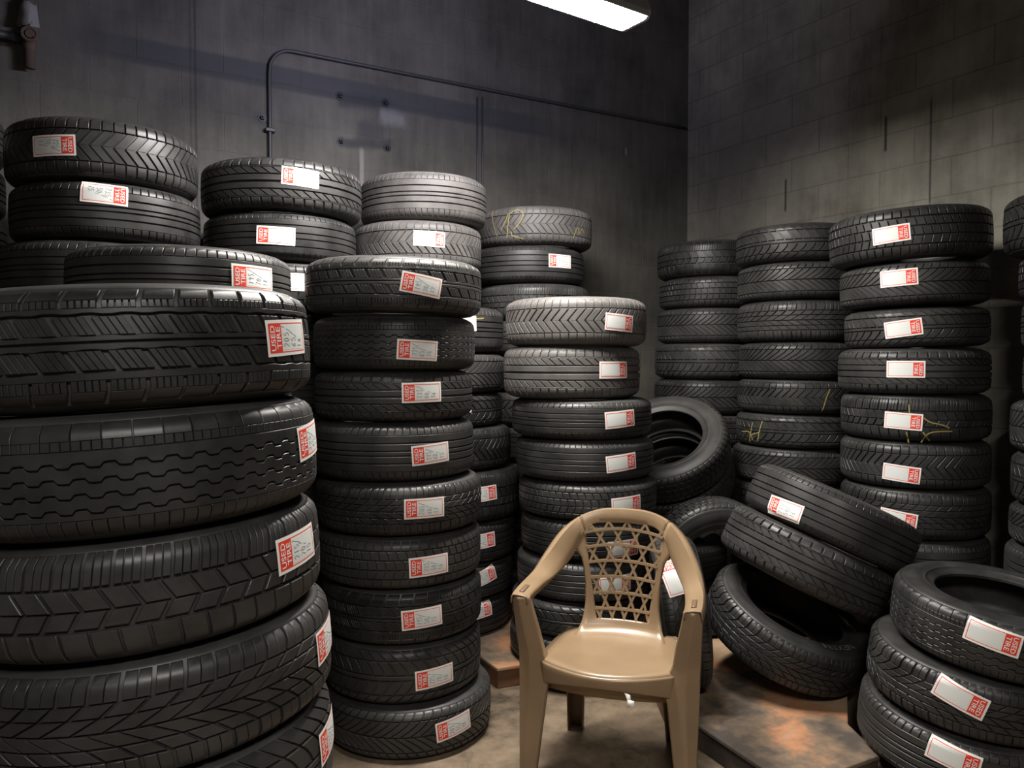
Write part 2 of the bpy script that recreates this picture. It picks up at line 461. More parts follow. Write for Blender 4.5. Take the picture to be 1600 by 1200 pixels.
def pat_slants():           # ribs nicked by slanted notches
    T = Tread(); N = 50
    for sg in (1, -1):
        a, b = sorted((sg*0.68, sg*1.0))
        T.bars(N, a, b, lambda x: 0.2*abs(x), lambda x: 0.80+0.2*abs(x), 4)
        T.rib(N, cst(0.62 if sg > 0 else -0.66), cst(0.66 if sg > 0 else -0.62))
        a, b = sorted((sg*0.34, sg*0.61)); g = lambda x: -3.0 * x
        T.bars(N, a, b, g, lambda x: -3.0*x + 0.82, 4)
    T.rib(N, cst(0.05), cst(0.29)); T.rib(N, cst(-0.29), cst(-0.05))
    return T
def pat_blocks():           # small siped blocks in five rows
    T = Tread(); N = 60
    for i, (a, b) in enumerate(((-1.0, -0.64), (-0.58, -0.24), (-0.18, 0.18), (0.24, 0.58), (0.64, 1.0))):
        o = 0.3 * i; k = (0.15, 0.7, -0.5, -0.7, -0.15)[i]
        T.bars(N, a, b, lambda x, o=o, k=k, a=a: o + k*(x-a), lambda x, o=o, k=k, a=a: o + 0.86 + k*(x-a), 4)
    return T
def pat_arrow():            # full-width arrow grooves
    T = Tread(); N = 58
    for sg in (1, -1):
        o = 0.0 if sg > 0 else 0.45
        g = lambda x, o=o: o + 2.6 * (1 - (1 - abs(x)) ** 1.6) 
        a, b = sorted((sg*0.03, sg*0.66)); T.bars(N, a, b, g, lambda x, g=g: g(x) + 0.80, 7)
        a, b = sorted((sg*0.71, sg*1.0)); T.bars(N, a, b, g, lambda x, g=g: g(x) + 0.84, 5)
    return T
def pat_swept():            # long swept lateral grooves
    T = Tread(); N = 46
    for sg in (1, -1):
        o = 0.0 if sg > 0 else 0.5
        g = lambda x, o=o: o + 1.1 * sin((1 - abs(x)) * pi / 2) * 1.6
        a, b = sorted((sg*0.13, sg*0.62)); T.bars(N, a, b, g, lambda x, g=g: g(x) + 0.82, 6)
        a, b = sorted((sg*0.68, sg*1.0)); T.bars(N, a, b, g, lambda x, g=g: g(x) + 0.84, 5)
    T.rib(N, cst(-0.07), cst(0.07))
    return T
PATS = {'allseason': (pat_allseason, 'siped all-season tread'), 'zigzag': (pat_zigzag, 'stepped zigzag ribs'),
        'asym': (pat_asym, 'slanted asymmetric tread'), 'winter': (pat_winter, 'arced winter blocks'),
        'ribs': (pat_ribs, 'straight ribs'), 'wide': (pat_ribs_wide, 'wide smooth ribs'), 'vee': (pat_vee, 'herringbone tread'),
        'slants': (pat_slants, 'slant-notched ribs'), 'blocks': (pat_blocks, 'small tread blocks'),
        'arrow': (pat_arrow, 'arrow tread'), 'swept': (pat_swept, 'swept grooves')}
TREAD_ME = {}
def tread_me(p):
    if p not in TREAD_ME:
        me = PATS[p][0]().mesh('tread_' + p); me.materials.append(M['tread']); TREAD_ME[p] = me
    return TREAD_ME[p]

def casing_profile():
    h = W0 / 2; wt = WT / 2
    P = [(rprof(x) - DEP, x * wt) for x in (0, 0.25, 0.5, 0.7, 0.85, 0.95)]
    P += [(rprof(1.0) - 0.0045, wt * 1.0), (rprof(1.0) - 0.0055, wt*1.025), (R0 - 0.0265, wt * 1.045), (R0 - 0.031, h * 0.93), (R0 - 0.0325, h * 0.93), (R0 - 0.042, h * 0.965),
          (R0 - 0.055, h * 0.99), (R0 - 0.066, h), (R0 - 0.080, h * 0.985), (R0 - 0.092, h * 0.95), (R0 - 0.0935, h*0.955), (R0 - 0.098, h*0.95), (R0 - 0.0995, h * 0.925), (R0 - 0.108, h * 0.875),
          (R0 - 0.117, h * 0.84), (R0 - 0.124, h * 0.82), (R0 - 0.1275, h * 0.79), (R0 - 0.127, h * 0.70), (R0 - 0.118, h * 0.68),
          (R0 - 0.095, h * 0.76), (R0 - 0.065, h * 0.86), (R0 - 0.040, h * 0.84), (R0 - 0.025, h * 0.72), (R0 - 0.0185, h * 0.5), (R0 - 0.0165, 0)]
    low = [(r, -z) for (r, z) in reversed(P[1:-1])]
    return P + low
_CP = casing_profile()
def casing_me():
    S = 96; vs = []
    for j in range(S):
        a = 2 * pi * j / S
        vs += [(r*cos(a), r*sin(a), z) for (r, z) in _CP]
    me = mesh_from('tyre_casing', vs, grid_faces(S, len(_CP), True, True), True); recalc(me)
    me.set_sharp_from_angle(angle=radians(50))
    me.materials.append(M['casing']); return me
CASING = casing_me()

# ------------------------------------------------------------------ sticker
_txt = {}
def text_mesh(s, offset=0.0):
    key = (s, offset)
    if key in _txt: return _txt[key]
    cu = bpy.data.curves.new('tmp_text', 'FONT'); cu.body = s; cu.size = 1.0; cu.offset = offset; cu.resolution_u = 3; cu.fill_mode = 'FRONT'
    ob = bpy.data.objects.new('tmp_text', cu); C.objects.link(ob)
    dg = bpy.context.evaluated_depsgraph_get(); dg.update()
    me = ob.evaluated_get(dg).to_mesh()
    vs = [tuple(v.co) for v in me.vertices]; fs = [tuple(p.vertices) for p in me.polygons]
    ob.evaluated_get(dg).to_mesh_clear()
    bpy.data.objects.remove(ob); bpy.data.curves.remove(cu)
    x0 = min(v[0] for v in vs); x1 = max(v[0] for v in vs); y0 = min(v[1] for v in vs); y1 = max(v[1] for v in vs)
    vs = [((v[0]-x0)/(x1-x0), (v[1]-y0)/(y1-y0)) for v in vs]
    _txt[key] = (vs, fs); return _txt[key]
DIG = {'0': [[(.2,.5),(.3,.1),(.6,0),(.85,.3),(.8,.75),(.5,1),(.2,.8),(.2,.5)]], '1': [[(.4,.8),(.55,1),(.5,0)]],
       '2': [[(.1,.75),(.4,1),(.8,.85),(.7,.5),(.1,.05),(.9,.05)]], '3': [[(.15,.9),(.6,1),(.8,.75),(.4,.55),(.85,.35),(.6,0),(.1,.1)]],
       '4': [[(.6,0),(.65,1),(.1,.35),(.9,.35)]], '5': [[(.85,1),(.3,1),(.2,.6),(.7,.6),(.85,.25),(.5,0),(.1,.1)]],
       '6': [[(.75,1),(.3,.6),(.2,.2),(.55,0),(.8,.25),(.6,.5),(.25,.35)]], '7': [[(.1,1),(.9,.95),(.4,0)]],
       '8': [[(.5,.5),(.2,.8),(.5,1),(.8,.8),(.2,.25),(.5,0),(.8,.25),(.5,.5)]], '9': [[(.8,.7),(.4,.55),(.25,.8),(.55,1),(.8,.75),(.6,0)]], '/': [[(.95,1.25),(.05,-.25)]]}
def ribbon(pts, w):
    vs, fs = [], []
    for i, p in enumerate(pts):
        a, b = pts[max(0, i-1)], pts[min(len(pts)-1, i+1)]
        dx, dy = b[0]-a[0], b[1]-a[1]; L = hypot(dx, dy) or 1
        nx, ny = -dy/L*w/2, dx/L*w/2
        vs += [(p[0]+nx, p[1]+ny), (p[0]-nx, p[1]-ny)]
    fs = [(2*i, 2*i+1, 2*i+3, 2*i+2) for i in range(len(pts)-1)]
    return vs, fs
SL, SH = 0.150, 0.072       # sticker length and height
def sticker_flat(lines, rng):
    """flat layers as (verts in portrait p,q ; faces ; material ; lift)"""
    out = []
    def rect(p0, p1, q0, q1, mi, lift):
        n = max(1, int(round((q1-q0)/0.010))); k = max(1, int(round((p1-p0)/0.009)))
        vs = [(p0 + (p1-p0)*j/k, q0 + (q1-q0)*i/n) for i in range(n+1) for j in range(k+1)]
        out.append((vs, grid_faces(n+1, k+1), mi, lift))
    b, lw = 0.0065, 0.0020
    rect(0, SH, 0, SL, 0, 0.0)
    rect(b, SH-b, b, 0.046, 1, 0.0003)
    rect(b, b+lw, 0.046, SL-b, 1, 0.0003); rect(SH-b-lw, SH-b, 0.046, SL-b, 1, 0.0003); rect(b+lw, SH-b-lw, SL-b-lw, SL-b, 1, 0.0003)
    rect(b+lw+.003, SH-b-lw-.003, 0.049, SL-b-lw-0.003, 2, 0.0003)
    for s, q0 in (('USED', 0.0245), ('TIRE', 0.0420)):
        vs, fs = text_mesh(s, 0.012)
        w = 0.050 if s == 'USED' else 0.044; hgt = 0.0135
        out.append(([(SH/2 - w/2 + v[0]*w, q0 - v[1]*hgt) for v in vs], fs, 0, 0.0006))
    if lines:
        for li, s in enumerate(lines):
            cw = 0.0105; base = 0.049 + 0.027 * (li + 1) - 0.004
            p = 0.013 + rng.uniform(0, .004)
            for ch in s:
                hgt = 0.019 * rng.uniform(0.85, 1.1); sk = rng.uniform(0.0, 0.25)
                for st in DIG[ch]:
                    pts = [(p + (x + sk*(y-.5)) * cw * 0.85, base - y * hgt) for (x, y) in st]
                    vs, fs = ribbon(pts, 0.0014); out.append((vs, fs, 3, 0.0006))
                p += cw * rng.uniform(0.95, 1.1)
    return out
def surf(R, Wd_, az, z, lift):              # point on a tyre's tread surface (scaled)
    x = max(-1.0, min(1.0, 2 * z / (0.86 * Wd_)))
    r = rprof(x) * R / R0 + lift
    return (r*cos(az), r*sin(az), z)
def make_sticker(R, Wd_, az0, z0, ang, flip, lines, rng, parent):
    vs, fs, mi = [], [], []
    ca, sa = cos(ang), sin(ang)
    for (pv, pf, m_, lift) in sticker_flat(lines, rng):
        o = len(vs)
        for (p, q) in pv:
            s, t_ = q - SL/2, p - SH/2
            if flip: s, t_ = -s, -t_
            du, dv = s*ca - t_*sa, s*sa + t_*ca
            vs.append(surf(R, Wd_, az0 + du / R, z0 + dv, 0.0019 + lift))
        fs += [tuple(o + i for i in f) for f in pf]; mi += [m_] * len(pf)
    me = mesh_from('price_sticker', vs, fs, False, mi)
    # face outwards
    bm = bmesh.new(); bm.from_mesh(me)
    for f in bm.faces:
        c = f.calc_center_median()
        if f.normal.dot(Vector((c.x, c.y, 0))) < 0: f.normal_flip()
    bm.to_mesh(me); bm.free()
    o = new_obj('price_sticker', me, [M['paper'], M['red'], M['panel'], M['ink']], parent)
    o['label'] = 'red and white USED TIRE sticker'
    return o

# ------------------------------------------------------------------ placing tyres
def hit_local(root_m, R, px, py):           # viewer's ray -> (azimuth, z) on the tyre's tread cylinder
    inv = root_m.inverted()
    o = inv @ CAM; d = (inv.to_3x3() @ Wd(*ray(px, py)))
    a = d.x*d.x + d.y*d.y; b = 2*(o.x*d.x + o.y*d.y); c = o.x*o.x + o.y*o.y - R*R
    disc = b*b - 4*a*c
    t_ = (-b - sqrt(disc)) / (2*a) if disc > 0 else -b / (2*a)
    p = o + d*t_
    return atan2(p.y, p.x), p.z
SIZES = ['205/', '215/', '225/', '235/', '195/', '185/']; ASP = ['55/', '60/', '65/', '50/', '70/']; RIM = ['15', '16', '17', '18']
def add_tyre(x, y, zc, R, Wd_, pat, label, group, normal=None, sticker=None, chalk=None, spin=None, lettering=None):
    n = Wd(*normal).normalized() if normal is not None else Vector((0, 0, 1))
    q = Vector((0, 0, 1)).rotation_difference(n)
    root = empty('car_tyre', W(x, y, zc), q)
    tag(root, label, 'tyre', group)
    sp = spin if spin is not None else random.uniform(0, 2*pi)
    sc = (R/R0, R/R0, Wd_/W0)
    c = new_obj('casing', CASING, (), root); c.scale = sc; c.rotation_euler = (0, 0, sp)
    tr = new_obj('tread', tread_me(pat), (), root); tr.scale = sc; tr.rotation_euler = (0, 0, sp)
    if label.startswith('dusty') or ' dusty' in label:
        for o_ in (tr, c):
            o_.material_slots[0].link = 'OBJECT'; o_.material_slots[0].material = M['dusty']
    mw = Matrix.Translation(root.location) @ q.to_matrix().to_4x4()
    if sticker:
        px, py, ang, typ, wr = sticker
        az, z = hit_local(mw, R, px, py)
        lim = Wd_ * 0.43 - SH/2*abs(cos(radians(ang))) - SL/2*abs(sin(radians(ang))) + 0.004
        z = max(-lim, min(lim, z))
        rng = random.Random(int(px*7 + py))
        lines = (('205/', '65/', '16') if wr == 2 else (rng.choice(SIZES), rng.choice(ASP), rng.choice(RIM))) if wr else None
        make_sticker(R, Wd_, az, z, radians(ang), typ == 'R', lines, rng, root)
    for st_ in (chalk or ()):
        loc = []
        for (px, py) in catmull(st_, 4) if len(st_) > 2 else [(st_[0][0]+(st_[1][0]-st_[0][0])*k/5, st_[0][1]+(st_[1][1]-st_[0][1])*k/5) for k in range(6)]:
            az, z = hit_local(mw, R, px, py); loc.append((az*R, z))
        rv, rf = ribbon(loc, 0.0052)
        k = new_obj('chalk_mark', mesh_from('chalk_mark', [surf(R, Wd_, a/R, z, 0.0012) for (a, z) in rv], rf, False), M['chalk'], root)
        k['label'] = 'yellow crayon stroke'
    if lettering:
        s, az0, span, side, hgt = lettering
        vs0, fs0 = text_mesh(s, 0.01); vs = []
        rb, k = R - 0.074*R/R0, R/R0
        for (gx, gy) in vs0:
            az = az0 - (gx - .5) * span * side; r = rb + (gy - 0.5) * hgt
            rr = r / k
            zz = W0/2
            for (r1, z1), (r2, z2) in zip(_CP, _CP[1:]):
                if z1 > 0.08 and r2 <= rr <= r1: zz = z1 + (z2 - z1) * (r1 - rr) / max(1e-6, r1 - r2); break
            vs.append((r*cos(az), r*sin(az), (zz * Wd_/W0 + 0.0025) * side))
        lo = new_obj('raised_lettering', mesh_from('raised_lettering', vs, fs0, False), M['letter_rubber'], root)
        lo['label'] = 'raised pale sidewall lettering'
    return root

ORD = ['topmost', 'second from top', 'third from top', 'fourth from top', 'fifth from top', 'sixth from top', 'seventh from top', 'eighth from top', 'ninth from top', 'tenth from top', 'eleventh from top', 'twelfth from top']
def stack(name, group, cols, hidden=(), dusty=()):
    """cols: per tyre (bearing-centre, dist, R, ztop, zbot, pattern, sticker, chalk, tilt)"""
    n = len(cols)
    for i, c in enumerate(cols):
        b, d, R, z1, z0, pat, st, ch, tilt = c
        desc = PATS[pat][1]
        if i in hidden:
            lab = 'plain black tyre low in the %s, hidden' % name
        else:
            pos = ORD[i] if i < n - 1 or i == 0 else 'lowest'
            lab = 'black tyre with %s, %s of %s' % (desc, pos.replace(' from top', ''), name) if False else 'black tyre, %s, %s in %s' % (desc, pos, name)
            if i in dusty: lab = 'dusty ' + lab
            elif st and len(lab.split()) < 14: lab = 'stickered ' + lab
        gap = 0.0008
        add_tyre(d*sin(b), d*cos(b), (z0+z1)/2, R, z1 - z0 - gap - (0.011 if tilt and name[0] in 'tn' else 0), pat, lab, group, tilt, st, ch)

def by_edges(xl, xr, py, dist):             # silhouette edges -> bearing and radius at a given distance
    a, b = bearing(xl, py), bearing(xr, py)
    return (a + b)/2, dist * sin((b - a)/2)
def by_right(xr, py, R, dist): return bearing(xr, py) - asin(R/dist)
def by_left(xl, py, R, dist): return bearing(xl, py) + asin(R/dist)
def ncam(rx, ry):                           # small tilt: rx = right side down, ry = near side down (degrees)
    return (sin(radians(rx)), -sin(radians(ry)), cos(radians(rx))*cos(radians(ry)))
def fill(zt, zb, n): return [zt + (zb - zt)*i/n for i in range(n+1)]

# near-left stack
zb = [1.577, 1.352, 1.127, 0.912, 0.692, 0.47, 0.245, 0.02]
xr = [484, 494, 500, 517, 520, 522, 522]; ys = [540, 735, 900, 1040, 1130, 1200, 1300]
rr = [0.37, 0.372, 0.368, 0.37, 0.372, 0.365, 0.365]
pt = ['allseason', 'zigzag', 'asym', 'winter', 'swept', 'asym', 'wide']
st = [(451, 527, 3, 'L', 2), (485, 686, 4, 'L', 1), (467, 856, 2, 'L', 1), (511, 995, 2, 'L', 1), (515, 1146, 2, 'L', 1), None, None]
cols = []
for i in range(7):
    b = by_right(xr[i], ys[i], rr[i], 1.83)
    cols.append((b, 1.83, rr[i], zb[i], zb[i+1], pt[i], st[i], None, ncam(-3.2, 0)))
stack('big near-left stack', 'tyres of the big near-left stack', cols, hidden=(5, 6))

# stack half hidden behind it
b = (bearing(98, 410) + bearing(455, 410))/2; d = 2.67; z = fill(1.775, 0, 9)
stack('stack peeking over the near-left stack', 'tyres of the stack behind the near-left stack',
      [(b, d, 0.33, z[i], z[i+1], ['ribs', 'wide', 'blocks'][i % 3], (397, 434, 0, 'L', 1) if i == 0 else None, None, None) for i in range(9)], hidden=range(1, 9))

# back-wall stacks
z = fill(2.40, 0, 12)
stack('back-wall stack cut by left picture edge', 'tyres of the back-wall stack at the picture edge',
      [(radians(-37.9), 3.75, 0.31, z[i], z[i+1], ['wide', 'ribs'][i % 2], None, None, None) for i in range(12)], hidden=range(1, 12))
z = [2.300, 2.078] + fill(1.868, 0, 9)
b1, r1 = by_edges(4, 309, 225, 3.39); b2, r2 = by_edges(12, 313, 325, 3.39)
cols = [(b1, 3.39, r1, z[0], z[1], 'vee', (83, 227, 2, 'R', 1), None, None), (b2, 3.39, r2, z[1], z[2], 'ribs', (163, 297, -3, 'R', 1), None, None)]
cols += [(b2 - radians(0.6), 3.39, 0.335, z[i], z[i+1], ['vee', 'wide', 'ribs'][i % 3], None, None, None) for i in range(2, 11)]
stack('tall back-wall stack farthest left', 'tyres of the first back-wall stack', cols, hidden=range(3, 11))
z = [2.262, 2.045] + fill(1.842, 0, 9)
b1, r1 = by_edges(313, 565, 285, 3.55); b2, r2 = by_edges(317, 556, 360, 3.55)
cols = [(b1, 3.55, r1, z[0], z[1], 'slants', (470, 277, -3, 'L', 1), None, None), (b2, 3.55, r2, z[1], z[2], 'wide', (431, 368, -2, 'L', 1), None, None)]
cols += [(b2, 3.55, 0.325, z[i], z[i+1], ['ribs', 'wide', 'blocks'][i % 3], (446, 440, 0, 'L', 1) if i == 2 else None, None, None) for i in range(2, 11)]
stack('second back-wall stack from left', 'tyres of the second back-wall stack', cols, hidden=range(3, 11))
z = [2.335, 2.105, 1.885, 1.70, 1.475, 1.28, 1.115, 0.905, 0.655, 0.455, 0.28, 0.0985]
b1, r1 = by_edges(563, 760, 300, 3.95); b2, r2 = by_edges(553, 752, 385, 3.95)
xrs = [0, 0, 752, 787, 789, 785, 798, 812, 806, 801, 797]; yy = [0, 0, 450, 512, 580, 640, 692, 765, 840, 890, 930]
pp = ['ribs', 'vee', 'blocks', 'ribs', 'arrow', 'swept', 'vee', 'asym', 'wide', 'ribs', 'wide']
ss = [None, (671, 373, -2, 'R', 1), None, (722, 505, 0, 'L', 1), None, (714, 628, -3, 'L', 1), None, (755, 772, 4, 'R', 1), (753, 846, 4, 'R', 1), (756, 884, 14, 'R', 1), (749, 940, 4, 'R', 1)]
cc = [None] * 11
cols = [(b1, 3.95, r1, z[0], z[1], pp[0], ss[0], None, None), (b2, 3.95, r2, z[1], z[2], pp[1], ss[1], None, None)]
for i in range(2, 11):
    cols.append((by_right(xrs[i], yy[i], 0.318, 3.95), 3.95, 0.318, z[i], z[i+1], pp[i], ss[i], [[(741, 497), (748, 498), (756, 497)]] if i == 3 else None, None))
stack('third back-wall stack from left', 'tyres of the third back-wall stack', cols, dusty=(0, 1))
z = [2.285, 2.070, 1.862] + fill(1.66, 0.0985, 8)
xrs = [925, 912, 920, 918, 915]; yy = [350, 410, 470, 530, 590]
pp = ['vee', 'wide', 'asym', 'ribs', 'blocks']
chalk = [[(768, 328), (770, 345), (774, 362), (777, 369)], [(783, 360), (789, 347), (794, 334)], [(796, 334), (794, 350), (792, 372)],
         [(796, 334), (806, 328), (815, 330), (817, 338), (812, 348), (803, 358)], [(799, 362), (800, 368), (810, 371), (818, 373)], [(896, 372), (902, 355), (905, 366), (909, 358), (913, 366)]]
cols = []
for i in range(11):
    j = min(i, 4)
    cols.append((by_right(xrs[j], yy[j], 0.33, 4.50), 4.50, 0.33, z[i], z[i+1], pp[i] if i < 5 else pp[i % 5],
                 (876, 408, 0, 'L', 1) if i == 1 else None, chalk if i == 0 else None, None))
stack('back-wall stack nearest the corner', 'tyres of the fourth back-wall stack', cols, hidden=range(4, 11), dusty=(0,))

# nine-tyre stack left of the chair
D = 3.045
ybs = [393, 490, 580, 662, 757, 842, 926, 1015, 1110, 1203]
xl = [477, 489, 491, 489, 493, 496, 503, 507, 507]; xr = [752, 742, 738, 740, 752, 751, 752, 751, 767]
pp = ['allseason', 'zigzag', 'slants', 'ribs', 'winter', 'blocks', 'allseason', 'swept', 'arrow']
ss = [(659, 445, -9, 'L', 1), (653, 547, -3, 'L', 1), (660, 613, 1, 'L', 1), (674, 709, 4, 'L', 1), (664, 794, 0, 'L', 1), (671, 884, 2, 'L', 1), (660, 966, 3, 'L', 1), (680, 1058, 3, 'L', 1), (710, 1135, 6, 'L', 1)]
zz = [zat(y, (D - 0.312) * cos(bearing(620, y))) for y in ybs]; zz[-1] = 0.0
zz = [zz[i] if i == 0 or zz[i] < zz[i-1] else zz[i] for i in range(len(zz))]
cols = []
for i in range(9):
    b, r = by_edges(xl[i], xr[i], (ybs[i] + ybs[i+1])/2, D)
    cols.append((b, D, r, zz[i], zz[i+1], pp[i], ss[i], None, ncam(0.8, 0.4) if i == 0 else None))
stack('nine-tyre stack left of the chair', 'tyres of the stack left of the chair', cols)

# stack right behind the chair
D = 3.55
ybs = [461, 540, 626, 690, 757, 818, 882, 948, 1005, 1063]
xl = [790, 787, 800, 806, 811, 814, 808, 800, 797]; xr = [1010, 1000, 1018, 1021, 1026, 1027, 1020, 1014, 1012]
pp = ['vee', 'slants', 'ribs', 'wide', 'blocks', 'ribs', 'wide', 'swept', 'ribs']
ss = [(969, 504, -4, 'R', 0), (960, 578, 0, 'R', 0), (970, 655, 4, 'R', 0), (972, 723, 5, 'R', 0), (980, 789, 3, 'R', 0), (975, 857, 2, 'R', 0), (962, 913, 3, 'R', 0), None, None]
zz = [zat(y, (D - 0.322) * cos(bearing(900, y))) for y in ybs]; zz[-1] = 0.0985
cols = []
for i in range(9):
    b, r = by_edges(xl[i], xr[i], (ybs[i] + ybs[i+1])/2, D)
    cols.append((b, D, r, zz[i], zz[i+1], pp[i], ss[i], None, None))
stack('stack right behind the chair', 'tyres of the stack behind the chair', cols, dusty=(0, 1))

# right-wall stacks
z = [2.147, 1.934, 1.75, 1.54, 1.325] + fill(1.116, 0, 6)
xl = [1027, 1030, 1027, 1023, 1022, 1021, 1021]; yy = [400, 453, 506, 565, 622, 680, 735]
pp = ['asym', 'blocks', 'arrow', 'swept', 'arrow', 'blocks', 'swept']
cols = [(by_left(xl[min(i, 6)], yy[min(i, 6)], 0.328, 4.95), 4.95, 0.328, z[i], z[i+1], pp[i % 7], None, None, None) for i in range(11)]
stack('right-wall stack nearest the corner', 'tyres of the first right-wall stack', cols, hidden=range(7, 11))
z = [2.14, 1.944, 1.75, 1.536, 1.342, 1.163, 0.985, 0.797] + fill(0.6, 0, 3)
xl = [1150, 1152, 1152, 1154, 1152, 1150, 1144, 1144]; yy = [375, 435, 500, 564, 622, 680, 735, 790]
pp = ['swept', 'arrow', 'winter', 'arrow', 'vee', 'swept', 'arrow', 'blocks']
chalk = [[(1160, 674), (1171, 675), (1176, 688)], [(1176, 660), (1173, 676), (1170, 692)], [(1191, 658), (1186, 676), (1183, 694)], [(1174, 679), (1188, 675)]]
chk2 = [[(1297, 608), (1291, 622), (1287, 636), (1284, 644)]]
cols = [(by_left(xl[min(i, 7)], yy[min(i, 7)], 0.325, 4.46), 4.46, 0.325, z[i], z[i+1], pp[i % 8], None, chalk if i == 5 else (chk2 if i == 4 else None), None) for i in range(11-1)]
stack('second right-wall stack from the corner', 'tyres of the second right-wall stack', cols, hidden=range(8, 10))
z = [2.115, 1.878, 1.679, 1.494, 1.292, 1.088, 0.88] + fill(0.66, 0, 3)
xl = [1295, 1312, 1319, 1309, 1313, 1312, 1312]; xr = [1553, 1549, 1549, 1550, 1551, 1550, 1550]; yy = [365, 440, 510, 582, 655, 730, 808]
pp = ['blocks', 'arrow', 'swept', 'slants', 'asym', 'vee', 'winter', 'ribs', 'wide', 'ribs']
ss = [(1392, 366, 3, 'R', 0), (1404, 434, 2, 'R', 0), (1411, 513, 6, 'R', 0), (1415, 577, 0, 'R', 0), (1411, 658, -3, 'R', 0), (1408, 740, -5, 'R', 0), (1403, 811, -7, 'R', 0)]
chalk = [[(1420, 632), (1421, 645)], [(1443, 653), (1454, 660), (1472, 664), (1484, 669)], [(1416, 675), (1418, 684), (1419, 692)],
         [(1440, 692), (1448, 680), (1460, 675), (1488, 674)], [(1442, 675), (1448, 683), (1454, 689)]]
cols = []
for i in range(10):
    j = min(i, 6); b, r = by_edges(xl[j], xr[j], yy[j], 4.02)
    cols.append((b, 4.02, r, z[i], z[i+1], pp[i], ss[i] if i < 7 else None, chalk if i == 4 else None, ncam(-2.6, 0) if i == 0 else (ncam(-1.6, 0) if i < 3 else None)))
stack('third right-wall stack from the corner', 'tyres of the third right-wall stack', cols, hidden=range(7, 10))
z = [2.11, 1.87, 1.69, 1.484, 1.28, 1.068, 0.853, 0.69] + fill(0.48, 0, 2)
xl = [1567, 1591, 1595, 1597, 1577, 1578, 1575, 1568]; yy = [350, 432, 507, 586, 665, 750, 820, 880]
pp = ['swept', 'blocks', 'ribs', 'arrow', 'arrow', 'swept', 'arrow', 'ribs', 'wide', 'ribs']
cols = [(by_left(xl[min(i, 7)], yy[min(i, 7)], 0.33, 3.86), 3.86, 0.33, z[i], z[i+1], pp[i], None, None, None) for i in range(10)]
stack('right-wall stack cut by right picture edge', 'tyres of the fourth right-wall stack', cols, hidden=range(8, 10))

# low stack at lower right
D = 3.05
z = [0.572, 0.372, 0.172]
xl = [1392, 1355, 1340]; yy = [930, 1030, 1110]
ss = [(1551, 997, -7, 'R', 0), (1502, 1077, -14, 'R', 0), (1490, 1180, -7, 'R', 0)]
labs = ['stickered black tyre, open top facing up, topmost of the low three-tyre stack', 'stickered black tyre, middle of the low three-tyre stack', 'stickered black tyre, lowest of the low three-tyre stack']
for i in range(3):
    R = 0.325
    b = by_left(xl[i], yy[i], R, D)
    add_tyre(D*sin(b), D*cos(b), z[i], R, 0.1985, ['zigzag', 'winter', 'ribs'][i], labs[i], 'tyres of the low stack at lower right', ncam(4, 5), ss[i])

# leaning pile of three
nP = Vector((0.42, 0.03, 0.907)).normalized()
p2 = Vector((1.216, 3.165, 0.614))
for (p, nn, R, pat, stk, lab, let) in (
        (p2 + nP*0.2052 + Vector((0.02, 0, -0.008)), nP, 0.34, 'wide', (1224, 796, 4, 'L', 1), 'stickered black tyre with smooth ribs, topmost of the three leaning tyres', None),
        (p2, nP, 0.34, 'slants', None, 'black tyre with slant-notched ribs, middle of the three leaning tyres', None),
        (Vector((1.155, 3.20, 0.328)), (0.31, -0.265, 0.913), 0.335, 'winter', None, 'black tyre with visible opening, lowest of the three leaning tyres', ('NEXEN', radians(-98), 0.62, 1, 0.030))):
    add_tyre(p.x, p.y, p.z, R, 0.204, pat, lab, 'three leaning tyres right of the chair', nn, stk, None, None, let)

def at(px, py, depth):
    r = ray(px, py); k = depth / r.y
    return (r.x*k, depth, CAM_H + r.z*k)
# tumbled tyres in the corner
nE = (-0.30, -0.55, 0.78)
ex, ey, ez = at(1040, 699, 4.08)
add_tyre(ex, ey, ez, 0.335, 0.20, 'blocks', 'black tyre tipped up with its hole facing out, in front of the corner', 'tumbled tyres behind the chair', nE, None, None, None, None)
nn = Vector(nE).normalized()
add_tyre(ex - nn.x*.205, ey - nn.y*.205, ez - nn.z*.205, 0.33, 0.20, 'ribs', 'black tyre lying under the tipped one, seen through its hole', 'tumbled tyres behind the chair', nE)
add_tyre(0.978, 3.715, 0.105 + 0.335, 0.335, 0.19, 'blocks', 'black tyre standing upright, tread on top, below the tipped tyre', 'tumbled tyres behind the chair', (0.12, -0.985, -0.10))
add_tyre(0.69, 3.13, 0.105 + 0.305, 0.30, 0.185, 'winter', 'stickered black tyre standing edge-on behind the right chair arm', 'tumbled tyres behind the chair', (0.97, -0.10, 0.10), (1044, 902, 12, 'L', 0))
for k in range(2):
    add_tyre(0.86, 4.15, 0.10 + 0.0985 + 0.195*k, 0.30, 0.193, 'wide', 'plain black tyre lying flat beneath the tumbled tyres', 'flat tyres beneath the tumbled tyres')

